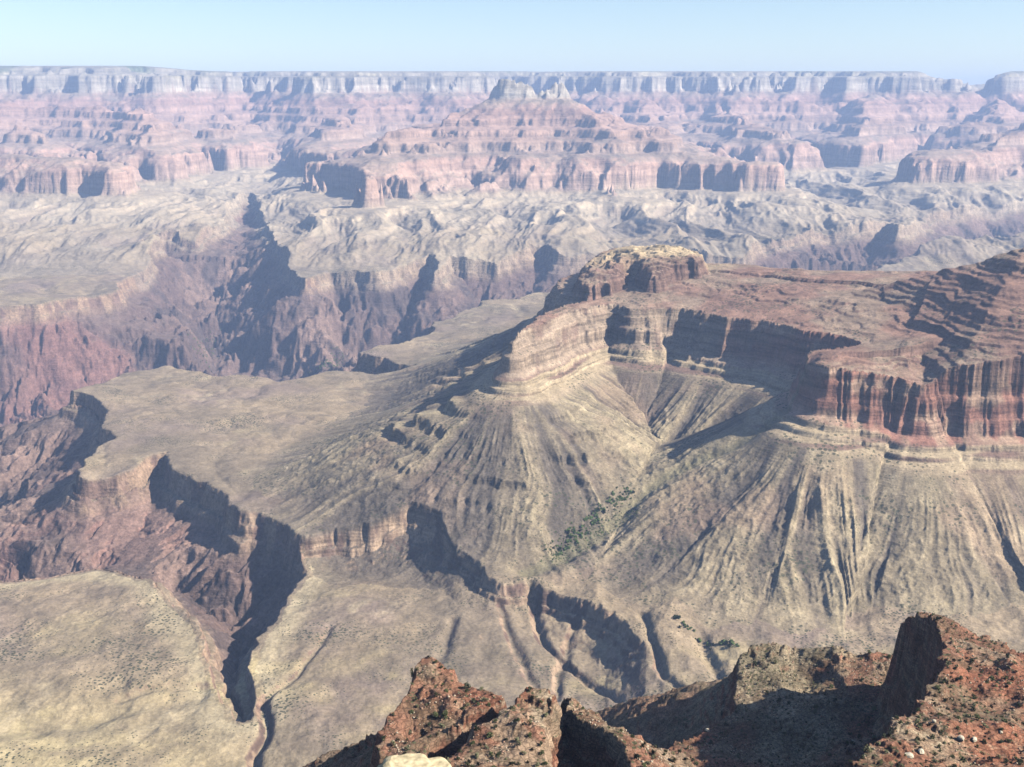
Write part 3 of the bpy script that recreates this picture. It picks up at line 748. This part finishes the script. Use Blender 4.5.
# rocks
RK = [rock_mesh('boulder', 400 + i, M_PALE, 2, (1, .8, .75)) for i in range(4)]
def fg_sight(u, v):
    d = ray(u, v); t = np.arange(300, 700, .25)
    z, _, _ = fg_height((d[0] * t).astype(f4), (d[1] * t).astype(f4)); hit = np.nonzero(d[2] * t < z)[0]
    if len(hit) == 0: return None
    k = hit[0]; return d[0] * t[k], d[1] * t[k], float(z[k])
BL = [(909,757,1.9,'largest white boulder at the shadow edge in the bottom right corner'), (921,753,1.6,'white boulder just right of the largest one in the bottom right corner'),
 (961,740,1.7,'white wedge-shaped boulder in the middle of the bottom right red slope'), (974,741,1.4,'pale boulder beside the wedge-shaped white one on the bottom right slope'),
 (853,743,1.5,'pale boulder at the lower left tip of the bottom right red slope'), (707,731,1.6,'lone whitish boulder at the left edge of the big black shadow'),
 (1001,733,.9,'small pale boulder near the right edge of the bottom right slope'), (934,722,.9,'small pale boulder alone above the white ones on the bottom right slope')]
for i, (u, v, s_, lb) in enumerate(BL):
    h = fg_sight(u, v)
    if h is None: print('no hit', u, v); continue
    o = link('boulder', RK[i % 4], (h[0], h[1], h[2] + s_ * .3), label=lb, category='boulder'); o.scale = (s_, s_, s_); o.rotation_euler = (0, 0, i * 1.3)
# cream ledge top that pokes into the bottom of the frame
import bmesh
def ledge():
    from mathutils import noise as mn
    bm = bmesh.new(); r_ = random.Random(3)
    for (ox, oy, oz, sx, sy, sz) in ((0, 0, -.9, 1.9, 1.5, .95), (.9, .3, -1.25, 1.5, 1.3, .9), (-1.0, .2, -1.4, 1.4, 1.2, .8), (.2, .2, -3.4, 2.9, 2.3, 2.2), (-.4, .3, -7.5, 3.6, 3, 4), (.3, .5, -14, 4.6, 4, 6)):
        b2 = bmesh.ops.create_icosphere(bm, subdivisions=4, radius=1)['verts']
        pl = [(Vector((r_.gauss(0, 1), r_.gauss(0, 1), r_.gauss(0, .7))).normalized(), r_.uniform(.6, .9)) for _ in range(10)] + [(Vector((.1, 0, 1)).normalized(), .62)]
        for v in b2:
            for n_, d_ in pl:
                k = v.co.dot(n_) - d_
                if k > 0: v.co -= n_ * k * .92
            q = v.co * 2.2 + Vector((ox * 5, oz, 0)); v.co *= 1 + .12 * mn.noise(q) + .05 * mn.noise(q * 3.1)
            v.co = Vector((v.co.x * sx + ox, v.co.y * sy + oy, v.co.z * sz + oz))
    me = bpy.data.meshes.new('rock_ledge'); bm.to_mesh(me); bm.free(); me.materials.append(M_CREAM)
    link('rock_ledge', me, at_y(411, 757, 58), label='cream limestone ledge top poking up at the bottom edge below the pointed red outcrop', category='rock')
ledge()
# lone trees on the skyline of the spurs
def lone_tree(u, v, h, label, seed, name='juniper_tree'):
    g = fg_sight(u, v)
    if g is None: print('no tree', u, v); return
    root = link(name, None, (g[0], g[1], g[2] - .2), label=label, category='tree')
    r_ = random.Random(seed); V, F = [], []
    add_stem(V, F, (0, 0, -.5), (.1, 0, h * .5), .22, .14, 7); add_stem(V, F, (.1, 0, h * .5), (-.1, .1, h * .95), .14, .04, 6)
    for k in range(8):
        a = r_.uniform(0, 6.28); zz = h * r_.uniform(.25, .85); add_stem(V, F, (.05, 0, zz), (math.cos(a) * h * .2, math.sin(a) * h * .2, zz + h * .1), .07, .02)
    link('trunk', mesh_of('trunk', V, F, M_BARK), (0, 0, 0), root)
    V, F = leaf_clump(r_, 420, h * .3, h * .95, .16)
    link('crown', mesh_of('crown', V, F, M_LEAF[2]), (0, 0, 0), root)
lone_tree(413, 678, 5.2, 'dark slender juniper against the plateau on the left shoulder of the pointed red outcrop', 1)
lone_tree(722, 717, 5.5, 'dark thin juniper standing alone at the left foot of the brown ridge', 2)
#ENDFG#

# ------------------------------------------------------------------ air
def haze_box(x0, x1, y0, y1, z0, z1, dens):
    me = bpy.data.meshes.new('haze')
    v = [(x, y, z) for x in (x0, x1) for y in (y0, y1) for z in (z0, z1)]
    f = [(0,1,3,2),(4,6,7,5),(0,4,5,1),(2,3,7,6),(0,2,6,4),(1,5,7,3)]
    me.from_pydata(v, [], f); me.update()
    o = bpy.data.objects.new('haze', me); COL.objects.link(o); o['kind'] = 'stuff'
    m = bpy.data.materials.new('haze_air'); m.use_nodes = True; nt = m.node_tree
    nt.nodes.remove(nt.nodes['Principled BSDF'])
    pv = nt.nodes.new('ShaderNodeVolumePrincipled')
    pv.inputs['Color'].default_value = HAZE_COL; pv.inputs['Density'].default_value = dens
    pv.inputs['Anisotropy'].default_value = .0
    nt.links.new(pv.outputs[0], nt.nodes['Material Output'].inputs['Volume'])
    me.materials.append(m)
HAZE_COL = (.43, .60, 1.0, 1)
haze_box(-20500, 26000, -60, 31000, ZMIN - 1, float(Zm.max()) + 6, 4.4e-5)
print('top', Zm.max())

# ------------------------------------------------------------------ light
SUN_EL, SUN_AZ = math.radians(38), math.radians(106)     # azimuth clockwise from the view direction (+Y)
w = bpy.data.worlds.new('World'); SC.world = w; w.use_nodes = True
nt = w.node_tree; bg = nt.nodes['Background']; sky = nt.nodes.new('ShaderNodeTexSky')
sky.sky_type = 'NISHITA'; sky.sun_disc = False; sky.sun_elevation = SUN_EL; sky.sun_rotation = SUN_AZ
sky.altitude = 2100; sky.air_density = 1.0; sky.dust_density = 2.0; sky.ozone_density = 1.0
nt.links.new(sky.outputs[0], bg.inputs[0]); bg.inputs[1].default_value = .08
L = bpy.data.lights.new('sun', 'SUN'); L.energy = 5.0; L.angle = math.radians(.53); L.color = (1, .92, .76)
lo = bpy.data.objects.new('sun', L); COL.objects.link(lo)
dv = (math.sin(SUN_AZ) * math.cos(SUN_EL), math.cos(SUN_AZ) * math.cos(SUN_EL), math.sin(SUN_EL))
from mathutils import Vector
lo.rotation_euler = Vector(dv).to_track_quat('Z', 'Y').to_euler()
cam = bpy.data.cameras.new('camera'); co = bpy.data.objects.new('camera', cam); COL.objects.link(co)
co.location = (0, 0, 0); co.rotation_euler = (math.radians(90) - PITCH, 0, 0)
cam.sensor_fit = 'HORIZONTAL'; cam.sensor_width = 36; cam.lens = 36 * FL / 1024
cam.clip_start = .5; cam.clip_end = 80000
SC.camera = co
SC.view_settings.view_transform = 'Standard'; SC.view_settings.look = 'None'
SC.view_settings.exposure = 1.02; SC.view_settings.gamma = 1
SC.cycles.volume_bounces = 1; SC.cycles.max_bounces = 4; SC.cycles.diffuse_bounces = 0
